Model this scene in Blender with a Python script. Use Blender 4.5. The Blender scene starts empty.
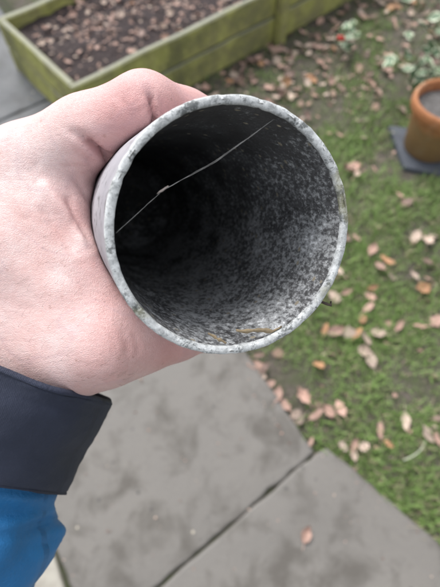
import bpy, bmesh, math, random
import numpy as np
from mathutils import Vector, Matrix, noise as mnoise

random.seed(7); rng = np.random.default_rng(7)
R = math.radians
scene = bpy.context.scene
COL = scene.collection

# ------------------------------------------------------------------ camera
CAM_H = 1.5
cam_d = bpy.data.cameras.new('camera'); cam = bpy.data.objects.new('camera', cam_d); COL.objects.link(cam)
cam.location = (0, 0, CAM_H); cam.rotation_euler = (R(30), 0, 0)
cam_d.sensor_fit = 'HORIZONTAL'; cam_d.sensor_width = 36; cam_d.lens = 36 * 460 / 440
cam_d.clip_start = 0.01; cam_d.clip_end = 500
cam_d.dof.use_dof = True; cam_d.dof.focus_distance = 0.146; cam_d.dof.aperture_fstop = 20
scene.camera = cam

# ------------------------------------------------------------------ sky and sun (overcast winter day)
SUN_EL, SUN_AZ = R(56), R(-30)          # azimuth measured clockwise from +Y
world = bpy.data.worlds.new('World'); scene.world = world; world.use_nodes = True
wn, wl = world.node_tree.nodes, world.node_tree.links
wn.clear()
sky = wn.new('ShaderNodeTexSky'); sky.sky_type = 'NISHITA'; sky.sun_disc = False
sky.sun_elevation = SUN_EL; sky.sun_rotation = SUN_AZ; sky.dust_density = 3.0; sky.air_density = 1.2
hs = wn.new('ShaderNodeHueSaturation'); hs.inputs['Saturation'].default_value = 0.22
bg = wn.new('ShaderNodeBackground'); bg.inputs['Strength'].default_value = 0.15
wo = wn.new('ShaderNodeOutputWorld')
wl.new(sky.outputs[0], hs.inputs['Color']); wl.new(hs.outputs[0], bg.inputs['Color']); wl.new(bg.outputs[0], wo.inputs['Surface'])

sun_d = bpy.data.lights.new('sun', 'SUN'); sun_d.energy = 1.4; sun_d.angle = R(32); sun_d.color = (1.0, 0.98, 0.96)
sun = bpy.data.objects.new('sun', sun_d); COL.objects.link(sun)
sdir = Vector((math.sin(SUN_AZ) * math.cos(SUN_EL), math.cos(SUN_AZ) * math.cos(SUN_EL), math.sin(SUN_EL)))
sun.rotation_euler = sdir.to_track_quat('Z', 'Y').to_euler(); sun.location = (0, 0, 6)

vs = scene.view_settings
vs.view_transform = 'Standard'; vs.look = 'None'; vs.gamma = 1; vs.use_curve_mapping = False
vs.exposure = 0.80

# ------------------------------------------------------------------ helpers
def tag(o, label=None, cat=None, group=None, kind=None):
    for k, v in (('label', label), ('category', cat), ('group', group), ('kind', kind)):
        if v: o[k] = v
    return o
def link(o, parent=None):
    COL.objects.link(o)
    if parent is not None: o.parent = parent
    return o
def empty(name, loc=(0, 0, 0), rot=(0, 0, 0)):
    o = bpy.data.objects.new(name, None); o.location = loc; o.rotation_euler = rot; o.empty_display_size = .05
    return link(o)
def mesh_obj(name, verts, faces, mat, parent=None, smooth=False):
    me = bpy.data.meshes.new(name); me.from_pydata([tuple(v) for v in verts], [], [tuple(f) for f in faces])
    for m in (mat if isinstance(mat, (list, tuple)) else [mat]): me.materials.append(m)
    if smooth: me.shade_smooth()
    return link(bpy.data.objects.new(name, me), parent)
def np_mesh(name, V, F, mat):
    """fast mesh from arrays, F (n,k) all of one size"""
    me = bpy.data.meshes.new(name); n, k = F.shape
    me.vertices.add(len(V)); me.vertices.foreach_set('co', np.ascontiguousarray(V, np.float32).ravel())
    me.loops.add(n * k); me.loops.foreach_set('vertex_index', np.ascontiguousarray(F, np.int32).ravel())
    me.polygons.add(n); me.polygons.foreach_set('loop_start', np.arange(0, n * k, k, dtype=np.int32))
    me.update(calc_edges=True)
    if mat: me.materials.append(mat)
    return me
def bm_obj(name, bm, mat, parent=None, smooth=False):
    me = bpy.data.meshes.new(name); bm.to_mesh(me); bm.free(); me.materials.append(mat)
    if smooth: me.shade_smooth()
    return link(bpy.data.objects.new(name, me), parent)

class NT:
    """small node-tree writer"""
    def __init__(s, name):
        s.m = bpy.data.materials.new(name); s.m.use_nodes = True
        s.t = s.m.node_tree; s.n = s.t.nodes; s.b = s.n['Principled BSDF']; s.out = s.n['Material Output']
        s.tc = s.n.new('ShaderNodeTexCoord')
    def node(s, typ, ins=None, **kw):
        n = s.n.new(typ)
        for k, v in kw.items(): setattr(n, k, v)
        for k, v in (ins or {}).items(): s.set(n.inputs[k], v)
        return n
    def set(s, sock, v):
        if hasattr(v, 'is_linked') or isinstance(v, bpy.types.NodeSocket): s.t.links.new(v, sock)
        else: sock.default_value = v
    def noise(s, scale, detail=4, rough=.6, vec=None, dist=0):
        n = s.node('ShaderNodeTexNoise', {'Scale': scale, 'Detail': detail, 'Roughness': rough, 'Distortion': dist})
        s.t.links.new(vec or s.tc.outputs['Object'], n.inputs['Vector']); return n.outputs['Fac']
    def voro(s, scale, feature='F1', vec=None, out='Distance'):
        n = s.node('ShaderNodeTexVoronoi', {'Scale': scale}, feature=feature)
        s.t.links.new(vec or s.tc.outputs['Object'], n.inputs['Vector']); return n.outputs[out]
    def ramp(s, fac, stops):
        n = s.node('ShaderNodeValToRGB'); cr = n.color_ramp
        while len(cr.elements) < len(stops): cr.elements.new(.5)
        for e, (p, c) in zip(cr.elements, stops):
            e.position = p; e.color = (c, c, c, 1) if isinstance(c, (int, float)) else (*c, 1)
        s.t.links.new(fac, n.inputs['Fac']); return n.outputs['Color']
    def mix(s, fac, a, b, mode='MIX'):
        n = s.node('ShaderNodeMix', data_type='RGBA', blend_type=mode)
        for i, v in ((0, fac), (6, a), (7, b)):
            if isinstance(v, tuple) and len(v) == 3: v = (*v, 1)
            s.set(n.inputs[i], v)
        return n.outputs[2]
    def math(s, op, a, b=0.0):
        n = s.node('ShaderNodeMath', operation=op); s.set(n.inputs[0], a); s.set(n.inputs[1], b); return n.outputs[0]
    def attr(s, name):
        return s.node('ShaderNodeAttribute', attribute_name=name).outputs
    def bump(s, h, dist, strength=1.0, normal=None):
        n = s.node('ShaderNodeBump', {'Height': h, 'Distance': dist, 'Strength': strength})
        if normal is not None: s.t.links.new(normal, n.inputs['Normal'])
        return n.outputs['Normal']
    def done(s, color=None, rough=None, normal=None, **kw):
        if color is not None: s.set(s.b.inputs['Base Color'], (*color, 1) if isinstance(color, tuple) else color)
        if rough is not None: s.set(s.b.inputs['Roughness'], rough)
        if normal is not None: s.set(s.b.inputs['Normal'], normal)
        for k, v in kw.items(): s.set(s.b.inputs[k.replace('_', ' ')], v)
        return s.m

# ------------------------------------------------------------------ materials
def mat_skin():
    s = NT('skin')
    red = s.attr('redness')['Fac']
    mott = s.noise(55, 5, .65)
    fine = s.noise(420, 3, .6)
    c = s.mix(s.ramp(mott, [(.3, 0.), (.7, 1.)]), (.67, .44, .415), (.81, .65, .63))
    c = s.mix(s.math('MULTIPLY', s.ramp(s.noise(19, 4, .6), [(.46, 0.), (.66, 1.)]), .20), c, (.62, .33, .305))
    c = s.mix(s.math('MULTIPLY', red, .85), c, (.60, .27, .262))
    c = s.mix(s.math('MULTIPLY', s.ramp(fine, [(.35, 1.), (.5, 0.)]), .16), c, (.55, .31, .28))
    # faint veins
    v = s.noise(24, 2, .5, dist=1.2)
    vein = s.ramp(v, [(.47, 0.), (.50, 1.), (.53, 0.)])
    c = s.mix(s.math('MULTIPLY', vein, .16), c, (.42, .30, .36))
    # small freckles and grime
    sp = s.voro(130); c = s.mix(s.math('MULTIPLY', s.ramp(sp, [(.05, 1.), (.10, 0.)]), .35), c, (.36, .18, .14))
    # skin relief: crossing fine furrows
    mp = s.node('ShaderNodeMapping'); mp.inputs['Rotation'].default_value = (.2, .3, .7); mp.inputs['Scale'].default_value = (1, 2.6, 1)
    s.t.links.new(s.tc.outputs['Object'], mp.inputs['Vector'])
    f1 = s.voro(1150, 'DISTANCE_TO_EDGE', mp.outputs[0])
    f2 = s.noise(230, 5, .7)
    mp2 = s.node('ShaderNodeMapping'); mp2.inputs['Rotation'].default_value = (.1, .5, -.5); mp2.inputs['Scale'].default_value = (1, 4.5, 1.5)
    s.t.links.new(s.tc.outputs['Object'], mp2.inputs['Vector'])
    f3 = s.noise(110, 4, .6, mp2.outputs[0], .6)
    h = s.math('ADD', s.math('MULTIPLY', s.ramp(f1, [(0, 0.), (.22, 1.)]), .30), s.math('ADD', s.math('MULTIPLY', f2, .9), s.math('MULTIPLY', f3, 1.0)))
    n = s.bump(h, .00034, .75)
    m = s.done(c, s.math('ADD', .40, s.math('MULTIPLY', fine, .16)), n)
    s.b.inputs['Subsurface Weight'].default_value = .09
    s.b.inputs['Subsurface Radius'].default_value = (1, .35, .22); s.b.inputs['Subsurface Scale'].default_value = .0035
    s.b.inputs['Specular IOR Level'].default_value = .5
    return m
def mat_nail():
    s = NT('nail'); return s.done((.66, .44, .40), .28)
def mat_pipe_outside():
    s = NT('pipe_outside')
    a = s.noise(28, 5, .6); b = s.noise(170, 4, .7)
    c = s.mix(s.ramp(a, [(.3, 0.), (.7, 1.)]), (.31, .30, .335), (.43, .42, .45))
    c = s.mix(s.math('MULTIPLY', s.ramp(b, [(.56, 0.), (.68, 1.)]), .75), c, (.17, .165, .17))
    c = s.mix(s.math('MULTIPLY', s.ramp(s.noise(120, 5, .7), [(.58, 0.), (.64, 1.)]), .8), c, (.10, .10, .10))
    return s.done(c, .62, s.bump(b, .0004, .7))
def mat_pipe_rim():
    s = NT('pipe_rim')
    a = s.noise(260, 6, .75); b = s.noise(900, 5, .75); d = s.noise(85, 6, .75, dist=.5); e = s.noise(420, 6, .8)
    c = s.mix(s.ramp(a, [(.34, 0.), (.60, 1.)]), (.33, .345, .35), (.66, .68, .685))
    c = s.mix(s.math('MULTIPLY', s.ramp(s.math('ADD', s.math('MULTIPLY', d, .72), s.math('MULTIPLY', e, .30)), [(.545, 0.), (.585, 1.)]), .88), c, (.105, .115, .115))
    c = s.mix(s.math('MULTIPLY', s.ramp(e, [(.53, 0.), (.60, 1.)]), .65), c, (.15, .16, .16))
    c = s.mix(s.math('MULTIPLY', s.ramp(b, [(.36, 1.), (.44, 0.)]), .6), c, (.84, .85, .84))
    c = s.mix(s.math('MULTIPLY', s.ramp(s.noise(38, 4, .6), [(.58, 0.), (.66, 1.)]), .6), c, (.26, .25, .13))
    h = s.math('ADD', e, s.math('MULTIPLY', b, .6))
    return s.done(c, .7, s.bump(h, .0004, .6))
YSIGN = -1      # local +y of the pipe points to its underside
def mat_pipe_inside():
    s = NT('pipe_inside')
    # coordinates stretched along the bore: short scratchy flecks running round the pipe
    mp = s.node('ShaderNodeMapping'); mp.inputs['Scale'].default_value = (1, 1, .62)
    s.t.links.new(s.tc.outputs['Object'], mp.inputs['Vector'])
    a = s.noise(640, 8, .75, mp.outputs[0], .1); b = s.noise(60, 5, .6, mp.outputs[0]); g = s.noise(700, 3, .6)
    # lime crust, thickened at lower right to paint in the light falling there
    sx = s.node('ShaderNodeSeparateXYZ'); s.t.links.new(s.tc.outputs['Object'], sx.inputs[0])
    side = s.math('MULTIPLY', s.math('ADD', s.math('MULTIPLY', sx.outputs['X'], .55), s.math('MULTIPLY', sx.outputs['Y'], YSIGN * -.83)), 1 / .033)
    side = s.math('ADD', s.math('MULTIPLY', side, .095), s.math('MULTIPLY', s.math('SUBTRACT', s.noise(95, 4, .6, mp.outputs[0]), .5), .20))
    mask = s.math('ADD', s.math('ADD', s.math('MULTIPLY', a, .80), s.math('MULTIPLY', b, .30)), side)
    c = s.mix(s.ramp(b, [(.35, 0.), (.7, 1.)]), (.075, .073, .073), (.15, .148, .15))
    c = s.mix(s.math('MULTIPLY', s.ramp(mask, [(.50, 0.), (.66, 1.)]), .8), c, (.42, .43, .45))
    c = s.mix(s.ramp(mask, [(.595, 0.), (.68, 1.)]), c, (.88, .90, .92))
    c = s.mix(s.ramp(s.voro(150), [(.10, 1.), (.16, 0.)]), c, (.62, .55, .42))
    h = s.math('ADD', s.ramp(mask, [(.5, 0.), (.72, 1.)]), s.math('MULTIPLY', g, .4))
    return s.done(c, s.math('ADD', .30, s.math('MULTIPLY', a, .25)), s.bump(h, .0009, .9))
def mat_plain(name, col, rough=.7, var=.25, scale=60, bump=.0005, **kw):
    s = NT(name); a = s.noise(scale, 5, .65)
    lo = tuple(x * (1 - var) for x in col); hi = tuple(min(1, x * (1 + var)) for x in col)
    return s.done(s.mix(s.ramp(a, [(.3, 0.), (.7, 1.)]), lo, hi), rough, s.bump(a, bump, .7), **kw)
def mat_cloth(name, col, weave, sheen=.2, rough=.8):
    s = NT(name)
    a = s.noise(22, 4, .6); u = s.tc.outputs['UV']
    w1 = s.node('ShaderNodeTexWave', {'Scale': weave, 'Distortion': .6}, wave_type='BANDS', bands_direction='X'); s.t.links.new(u, w1.inputs['Vector'])
    w2 = s.node('ShaderNodeTexWave', {'Scale': weave, 'Distortion': .6}, wave_type='BANDS', bands_direction='Y'); s.t.links.new(u, w2.inputs['Vector'])
    h = s.math('ADD', w1.outputs['Fac'], w2.outputs['Fac'])
    lint = s.ramp(s.noise(340, 3, .7), [(.62, 0.), (.72, 1.)])
    c = s.mix(s.ramp(a, [(.3, 0.), (.7, 1.)]), tuple(x * .8 for x in col), tuple(x * 1.2 for x in col))
    c = s.mix(s.math('MULTIPLY', lint, .05), c, (.2, .2, .25))
    m = s.done(c, rough, s.bump(s.math('ADD', s.math('MULTIPLY', h, .10), s.math('ADD', s.noise(700, 4, .7), s.math('MULTIPLY', s.noise(90, 4, .6), 1.5))), .0005, .8))
    s.b.inputs['Sheen Weight'].default_value = sheen
    return m
def mat_paving(name, col, stain):
    s = NT(name)
    a = s.noise(3.2, 5, .6); b = s.noise(26, 6, .7); d = s.noise(9, 4, .6, dist=.4); g = s.noise(150, 4, .7)
    c = s.mix(s.ramp(a, [(.3, 0.), (.7, 1.)]), tuple(x * .84 for x in col), tuple(x * 1.12 for x in col))
    c = s.mix(s.math('MULTIPLY', s.ramp(d, [(.48, 0.), (.66, 1.)]), .8), c, stain)
    c = s.mix(s.math('MULTIPLY', s.ramp(b, [(.58, 0.), (.7, 1.)]), .35), c, tuple(x * .45 for x in col))
    c = s.mix(s.math('MULTIPLY', s.ramp(g, [(.3, 1.), (.5, 0.)]), .22), c, tuple(x * .6 for x in col))
    c = s.mix(s.ramp(s.voro(13), [(.045, 1.), (.09, 0.)]), c, (.06, .057, .055))
    c = s.mix(s.ramp(s.voro(9.3), [(.03, 1.), (.05, 0.)]), c, (.42, .38, .30))
    n = s.bump(s.math('ADD', b, s.math('MULTIPLY', g, .4)), .003, .6)
    return s.done(c, s.ramp(a, [(.3, .5), (.7, .75)]), n)
def mat_plank():
    s = NT('mossy_plank')
    oi = s.node('ShaderNodeObjectInfo')
    mp = s.node('ShaderNodeMapping'); mp.inputs['Scale'].default_value = (1.2, 14, 14)
    s.t.links.new(s.tc.outputs['Object'], mp.inputs['Vector']); s.t.links.new(oi.outputs['Random'], mp.inputs['Location'])
    grain = s.noise(5, 6, .7, mp.outputs[0], .4)
    a = s.noise(7, 5, .65); b = s.noise(40, 5, .7)
    wood = s.mix(grain, (.10, .085, .05), (.24, .215, .145))
    alg = s.mix(s.ramp(b, [(.3, 0.), (.7, 1.)]), (.27, .275, .06), (.48, .465, .16))
    c = s.mix(s.ramp(a, [(.30, .15), (.60, .95)]), wood, alg)
    c = s.mix(s.math('MULTIPLY', s.ramp(s.noise(3.1, 5, .7, dist=.5), [(.5, 0.), (.68, 1.)]), .6), c, (.075, .08, .04))
    # upper faces have weathered to bare grey wood
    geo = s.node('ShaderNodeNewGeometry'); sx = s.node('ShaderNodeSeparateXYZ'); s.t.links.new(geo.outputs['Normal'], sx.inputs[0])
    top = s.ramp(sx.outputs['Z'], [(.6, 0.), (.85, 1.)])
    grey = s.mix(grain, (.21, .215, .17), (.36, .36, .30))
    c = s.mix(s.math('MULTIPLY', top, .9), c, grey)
    return s.done(c, .85, s.bump(s.math('ADD', grain, s.math('MULTIPLY', b, .5)), .004, .7))
def mat_soil(name, dark, light, moss=None):
    s = NT(name)
    a = s.noise(14, 6, .7); b = s.noise(70, 5, .7)
    c = s.mix(s.ramp(b, [(.3, 0.), (.72, 1.)]), dark, light)
    if moss: c = s.mix(s.ramp(a, [(.42, 0.), (.62, .85)]), c, moss)
    return s.done(c, .95, s.bump(s.math('ADD', a, b), .02, .9))
def mat_leaf(name, col, vein):
    s = NT(name); oi = s.node('ShaderNodeObjectInfo')
    a = s.noise(55, 5, .65); u = s.attr('mid')['Fac']
    hv = s.node('ShaderNodeHueSaturation'); 
    c = s.mix(s.ramp(a, [(.3, 0.), (.7, 1.)]), tuple(x * .72 for x in col), tuple(min(1, x * 1.15) for x in col))
    c = s.mix(s.math('MULTIPLY', s.ramp(u, [(.0, 1.), (.12, 0.)]), .6), c, vein)
    s.t.links.new(s.math('ADD', .72, s.math('MULTIPLY', oi.outputs['Random'], .5)), hv.inputs['Value']); s.t.links.new(c, hv.inputs['Color'])
    return s.done(hv.outputs[0], .62, s.bump(a, .002, .6))
def mat_grass():
    s = NT('grass_blades'); at = s.attr('tint')['Color']
    s.done(at, .55)
    s.b.inputs['Specular IOR Level'].default_value = .35
    return s.m
def mat_variegated():
    s = NT('variegated_leaf'); u = s.attr('mid')['Fac']; a = s.noise(45, 4, .6)
    e = s.math('ADD', u, s.math('MULTIPLY', s.math('SUBTRACT', a, .5), .9))
    c = s.mix(s.ramp(e, [(.62, 0.), (.80, 1.)]), s.mix(a, (.045, .10, .042), (.12, .20, .10)), (.58, .62, .46))
    return s.done(c, .42)
def mat_terracotta():
    s = NT('terracotta'); a = s.noise(11, 5, .65); b = s.noise(60, 5, .7)
    c = s.mix(s.ramp(b, [(.3, 0.), (.7, 1.)]), (.27, .10, .038), (.44, .185, .075))
    c = s.mix(s.math('MULTIPLY', s.ramp(s.noise(19, 5, .7), [(.54, 0.), (.68, 1.)]), .5), c, (.50, .36, .25))
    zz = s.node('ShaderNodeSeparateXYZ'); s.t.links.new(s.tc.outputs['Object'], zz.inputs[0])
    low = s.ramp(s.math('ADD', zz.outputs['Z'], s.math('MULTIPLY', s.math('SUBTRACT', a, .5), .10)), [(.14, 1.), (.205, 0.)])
    c = s.mix(s.math('MULTIPLY', low, .75), c, (.15, .11, .045))        # shade on the lower body painted in as dark olive-brown
    return s.done(c, .75, s.bump(b, .0015, .6))

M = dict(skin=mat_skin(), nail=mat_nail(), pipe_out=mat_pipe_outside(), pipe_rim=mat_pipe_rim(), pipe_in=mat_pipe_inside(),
    cuff=mat_cloth('cuff_cloth', (.022, .029, .056), 150, .03, .75), sleeve=mat_cloth('sleeve_cloth', (.012, .160, .41), 160, .0, .45),
    lining=mat_plain('cuff_lining', (.008, .009, .013), .9), slab=mat_paving('paving_stone', (.150, .140, .127), (.068, .060, .050)),
    slab_dark=mat_paving('paving_stone_wet', (.095, .10, .107), (.055, .056, .058)), slab_pale=mat_paving('paving_stone_pale', (.36, .34, .29), (.22, .20, .17)),
    plank=mat_plank(), bed_soil=mat_soil('bed_soil', (.020, .014, .015), (.095, .070, .068)), joint=mat_soil('joint_soil', (.035, .033, .022), (.09, .085, .06), (.06, .075, .028)),
    ground=mat_soil('lawn_soil', (.06, .05, .04), (.21, .18, .15), (.09, .105, .05)), grass=mat_grass(), variegated=mat_variegated(),
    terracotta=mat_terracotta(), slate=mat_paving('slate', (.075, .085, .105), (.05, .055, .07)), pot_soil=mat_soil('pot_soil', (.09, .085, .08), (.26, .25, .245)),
    stem=mat_plain('woody_stem', (.13, .115, .06), .8), berry=mat_plain('red_berry', (.55, .035, .03), .3), twig=mat_plain('twig_bark', (.09, .07, .055), .85),
    straw=mat_plain('dry_straw', (.27, .21, .13), .85, .3, 300), silk=mat_plain('spider_silk', (.22, .22, .215), .5), hair=mat_plain('body_hair', (.10, .06, .04), .6), dust=mat_plain('web_dust', (.30, .26, .24), .8), pale_stalk=mat_plain('pale_stalk', (.50, .53, .40), .6),
    leaf_a=mat_leaf('leaf_pinkish_tan', (.42, .265, .21), (.50, .35, .28)), leaf_b=mat_leaf('leaf_pale_tan', (.47, .36, .29), (.54, .43, .35)),
    leaf_c=mat_leaf('leaf_orange_brown', (.36, .19, .10), (.42, .28, .17)), leaf_d=mat_leaf('leaf_dull_brown', (.19, .12, .095), (.26, .18, .15)))

# ================================================================== SETTING
# ---- ground sheet to the horizon, gently uneven where it is near
def ground_z(x, y):
    return -.012 + .010 * mnoise.noise((x * 2.1, y * 2.1, 3.0))
xs = sorted(set([-60, -25, -10, -5] + list(np.round(np.arange(-3, 3.51, .125), 3)) + [5, 10, 25, 60]))
ys = sorted(set([-60, -25, -10, -5] + list(np.round(np.arange(-2, 5.51, .125), 3)) + [8, 15, 30, 80]))
V = [(x, y, ground_z(x, y)) for y in ys for x in xs]; nx = len(xs)
F = [(j * nx + i, j * nx + i + 1, (j + 1) * nx + i + 1, (j + 1) * nx + i) for j in range(len(ys) - 1) for i in range(nx - 1)]
tag(mesh_obj('ground', V, F, M['ground'], smooth=True), kind='structure')

# ---- paving: a bed of jointing earth with single slabs as children
B0 = Vector((.292, .288)); U = Vector((.517, -.856)); W = Vector((-.795, -.607))
def uw(u, w): return B0 + U * u + W * w
pv = [uw(-3.6, -.004), uw(.0, -.004), Vector((.335, .300)), Vector((1.55, -.838)), Vector((.3, -2.2)), uw(.6, 2.4), uw(-3.6, 2.4)]
path = mesh_obj('pavement', [(p.x, p.y, .013) for p in pv], [tuple(range(len(pv)))], M['joint'])
# the polygon is concave only slightly; orientation is fixed below
bmx = bmesh.new(); bmx.from_mesh(path.data); bmesh.ops.triangulate(bmx, faces=bmx.faces[:]); bmesh.ops.recalc_face_normals(bmx, faces=bmx.faces[:])
for f in bmx.faces:
    if f.normal.z < 0: f.normal_flip()
bmx.to_mesh(path.data); bmx.free(); tag(path, kind='structure')

def slab(corners, mat, top=.022, tilt=(0, 0), seed=0):
    """one paving slab: worn, slightly wavy edge, rounded arris, faintly dished top"""
    rs = random.Random(seed); n = len(corners); ring = []
    for i in range(n):
        a, b = Vector(corners[i]), Vector(corners[(i + 1) % n]); m = max(8, int((b - a).length / .03))
        nrm = Vector((b.y - a.y, a.x - b.x)).normalized()
        for k in range(m):
            p = a.lerp(b, k / m); e = .0045 * mnoise.noise((p.x * 14, p.y * 14, seed)) + .0055 * mnoise.noise((p.x * 60, p.y * 70, seed + 5))
            if k == 0: e = -.0
            ring.append(p + nrm * e)
    c = sum(ring, Vector((0, 0))) / len(ring); N = len(ring); V, F = [], []
    levels = [(1.0, -.03), (1.0, top - .007), (.994, top - .001), (.97, top), (.7, top), (.35, top)]
    for s, z in levels:
        for p in ring:
            q = c + (p - c) * s; zz = z
            if z > 0: zz += tilt[0] * (q.x - c.x) + tilt[1] * (q.y - c.y) + .0015 * mnoise.noise((q.x * 9, q.y * 9, seed))
            V.append((q.x, q.y, zz))
    for l in range(len(levels) - 1):
        for i in range(N):
            j = (i + 1) % N; F.append((l * N + i, l * N + j, (l + 1) * N + j, (l + 1) * N + i))
    V.append((c.x, c.y, top)); o = (len(levels) - 1) * N
    for i in range(N): F.append((o + i, o + (i + 1) % N, len(V) - 1))
    ob = mesh_obj('paving_slab', V, F, mat, path, smooth=False)
    for p in ob.data.polygons: p.use_smooth = p.normal.z > .5
    return ob
def uwq(u0, u1, w0, w1): return [uw(u0, w0), uw(u0, w1), uw(u1, w1), uw(u1, w0)]
def ccw(q):
    a = sum(q[i].x * q[(i + 1) % len(q)].y - q[(i + 1) % len(q)].x * q[i].y for i in range(len(q)))
    return q if a > 0 else q[::-1]
slab(ccw(uwq(-.66, 0, .0, .785)), M['slab'], .022, (.004, .003), 1)
slab(ccw([Vector((.332, .300)), uw(.004, .05), uw(.004, .785), uw(.62, .80), Vector((.78, -.37)), Vector((.62, .040))]), M['slab'], .024, (-.003, .004), 2)
slab(ccw(uwq(-1.34, -.672, .004, .785)), M['slab'], .021, (0, 0), 3)
slab(ccw(uwq(-2.02, -1.352, .06, .785)), M['slab_dark'], .022, (0, 0), 4)
slab(ccw(uwq(-2.72, -2.032, .06, .79)), M['slab_dark'], .020, (0, 0), 5)
slab(ccw(uwq(-3.42, -2.732, .06, .79)), M['slab_dark'], .021, (0, 0), 6)
for k, u0 in enumerate((-2.9, -2.2, -1.5, -.8, -.1)):
    slab(ccw(uwq(u0, u0 + .688, .799, 1.56)), M['slab_pale'] if k > 2 else M['slab_dark'], .021, (0, 0), 10 + k)
slab(ccw([Vector((.80, -.385)), uw(.64, .80), uw(1.3, .82), Vector((1.25, -.85))]), M['slab'], .022, (0, 0), 20)

# ---- raised bed
BC = Vector((-.612, 1.687)); FA = Vector((.757, .653)).normalized(); LB = Vector((-FA.y, FA.x))
BH, TH, LF, LL = .278, .030, 2.3, .64
bed = empty('raised_bed', (BC.x, BC.y, 0), (0, 0, math.atan2(FA.y, FA.x)))
tag(bed, 'low raised garden bed of mossy green timber boards filled with soil and leaves', 'raised bed')
def plank_mesh(L, H, T, seed):
    """board along +x with sagging uneven edges and eased arrises"""
    n = max(6, int(L / .06)); V, F = [], []; e = .006
    prof = [(e, 0), (T - e, 0), (T, e), (T, H - e), (T - e, H), (e, H), (0, H - e), (0, e)]
    for i in range(n + 1):
        x = L * i / n
        for (y, z) in prof:
            d = .004 * mnoise.noise((x * 4, y * 20 + seed, z * 9)) + .002 * mnoise.noise((x * 17, y * 30 + seed, z * 30))
            V.append((x, y + d, z + d * .7))
    for i in range(n):
        for k in range(8):
            a, b = i * 8 + k, i * 8 + (k + 1) % 8; F.append((a, b, b + 8, a + 8))
    F.append(tuple(range(7, -1, -1))); F.append(tuple(n * 8 + k for k in range(8)))
    return V, F
def board(L, H, T, loc, rz, seed, name='plank'):
    V, F = plank_mesh(L, H, T, seed); o = mesh_obj(name, V, F, M['plank'], bed); o.location = loc; o.rotation_euler = (0, 0, rz)
    bmx = bmesh.new(); bmx.from_mesh(o.data); bmesh.ops.recalc_face_normals(bmx, faces=bmx.faces[:]); bmx.to_mesh(o.data); bmx.free()
    return o
HP = BH / 2
for k in range(2):
    z = k * HP + (.004 if k else -.008); h = HP - (.006 if k else -.002)
    board(LF, h, TH, (0, 0, z), 0, 3 + k)                                   # front boards
    board(LL - TH, h, TH, (TH, TH + .002, z), math.pi / 2, 13 + k)          # left end boards
    board(LF, h, TH, (0, LL + .004, z), 0, 23 + k)                          # rear boards
    board(LL - TH, h, TH, (LF, TH + .002, z), math.pi / 2, 33 + k)
def post(x, y, h):
    bm = bmesh.new(); bmesh.ops.create_cube(bm, size=1)
    for v in bm.verts: v.co = Vector((v.co.x * .062, v.co.y * .045, (v.co.z + .5) * h))
    bmesh.ops.bevel(bm, geom=bm.edges[:], offset=.005, segments=2, affect='EDGES')
    o = bm_obj('post', bm, M['plank'], bed); o.location = (x, y, -.01); return o
post(1.215, -.026, .31); post(2.2, -.026, .31)
# soil in the bed
nx, ny = 110, 36; V, F = [], []
x0, x1, y0, y1 = TH - .004, LF - TH + .004, TH - .004, LL + .006
for j in range(ny + 1):
    for i in range(nx + 1):
        x = x0 + (x1 - x0) * i / nx; y = y0 + (y1 - y0) * j / ny
        z = .215 + .022 * mnoise.noise((x * 5, y * 5, 1)) + .016 * mnoise.noise((x * 16, y * 16, 7)) + .009 * abs(mnoise.noise((x * 40, y * 40, 2)))
        V.append((x, y, z))
for j in range(ny):
    for i in range(nx):
        a = j * (nx + 1) + i; F.append((a, a + 1, a + nx + 2, a + nx + 1))
mesh_obj('soil', V, F, M['bed_soil'], bed, smooth=True)
def bed_world(x, y, z): return Vector((BC.x + FA.x * x + LB.x * y, BC.y + FA.y * x + LB.y * y, z))
def bed_soil_z(x, y): return .215 + .022 * mnoise.noise((x * 5, y * 5, 1)) + .016 * mnoise.noise((x * 16, y * 16, 7)) + .009 * abs(mnoise.noise((x * 40, y * 40, 2)))

# ---- where is what on the ground
def in_bed(x, y, pad=0):
    d = Vector((x, y)) - BC; a, b = d.dot(FA), d.dot(LB)
    return -pad < a < LF + pad and -pad < b < LL + TH + pad
def in_path(x, y, pad=0):
    d = Vector((x, y)) - B0; u, w = d.dot(U), d.dot(W)
    if u <= 0.0: return w > -pad and u > -3.6
    e = Vector((.73, -.684)); n = Vector((-.684, -.73)); q = Vector((x, y)) - Vector((.335, .300))
    return q.dot(n) > -pad
POT = Vector((.945, 1.63))
def in_tile(x, y, pad=0):
    return False
TILE = [(.800, 1.775), (.818, 1.505), (1.095, 1.425), (1.125, 1.715)]
def in_tile(x, y, pad=0):
    s = 0
    for i in range(4):
        a, b = TILE[i], TILE[(i + 1) % 4]
        if (b[0] - a[0]) * (y - a[1]) - (b[1] - a[1]) * (x - a[0]) < -pad: return False
    return True

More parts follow.
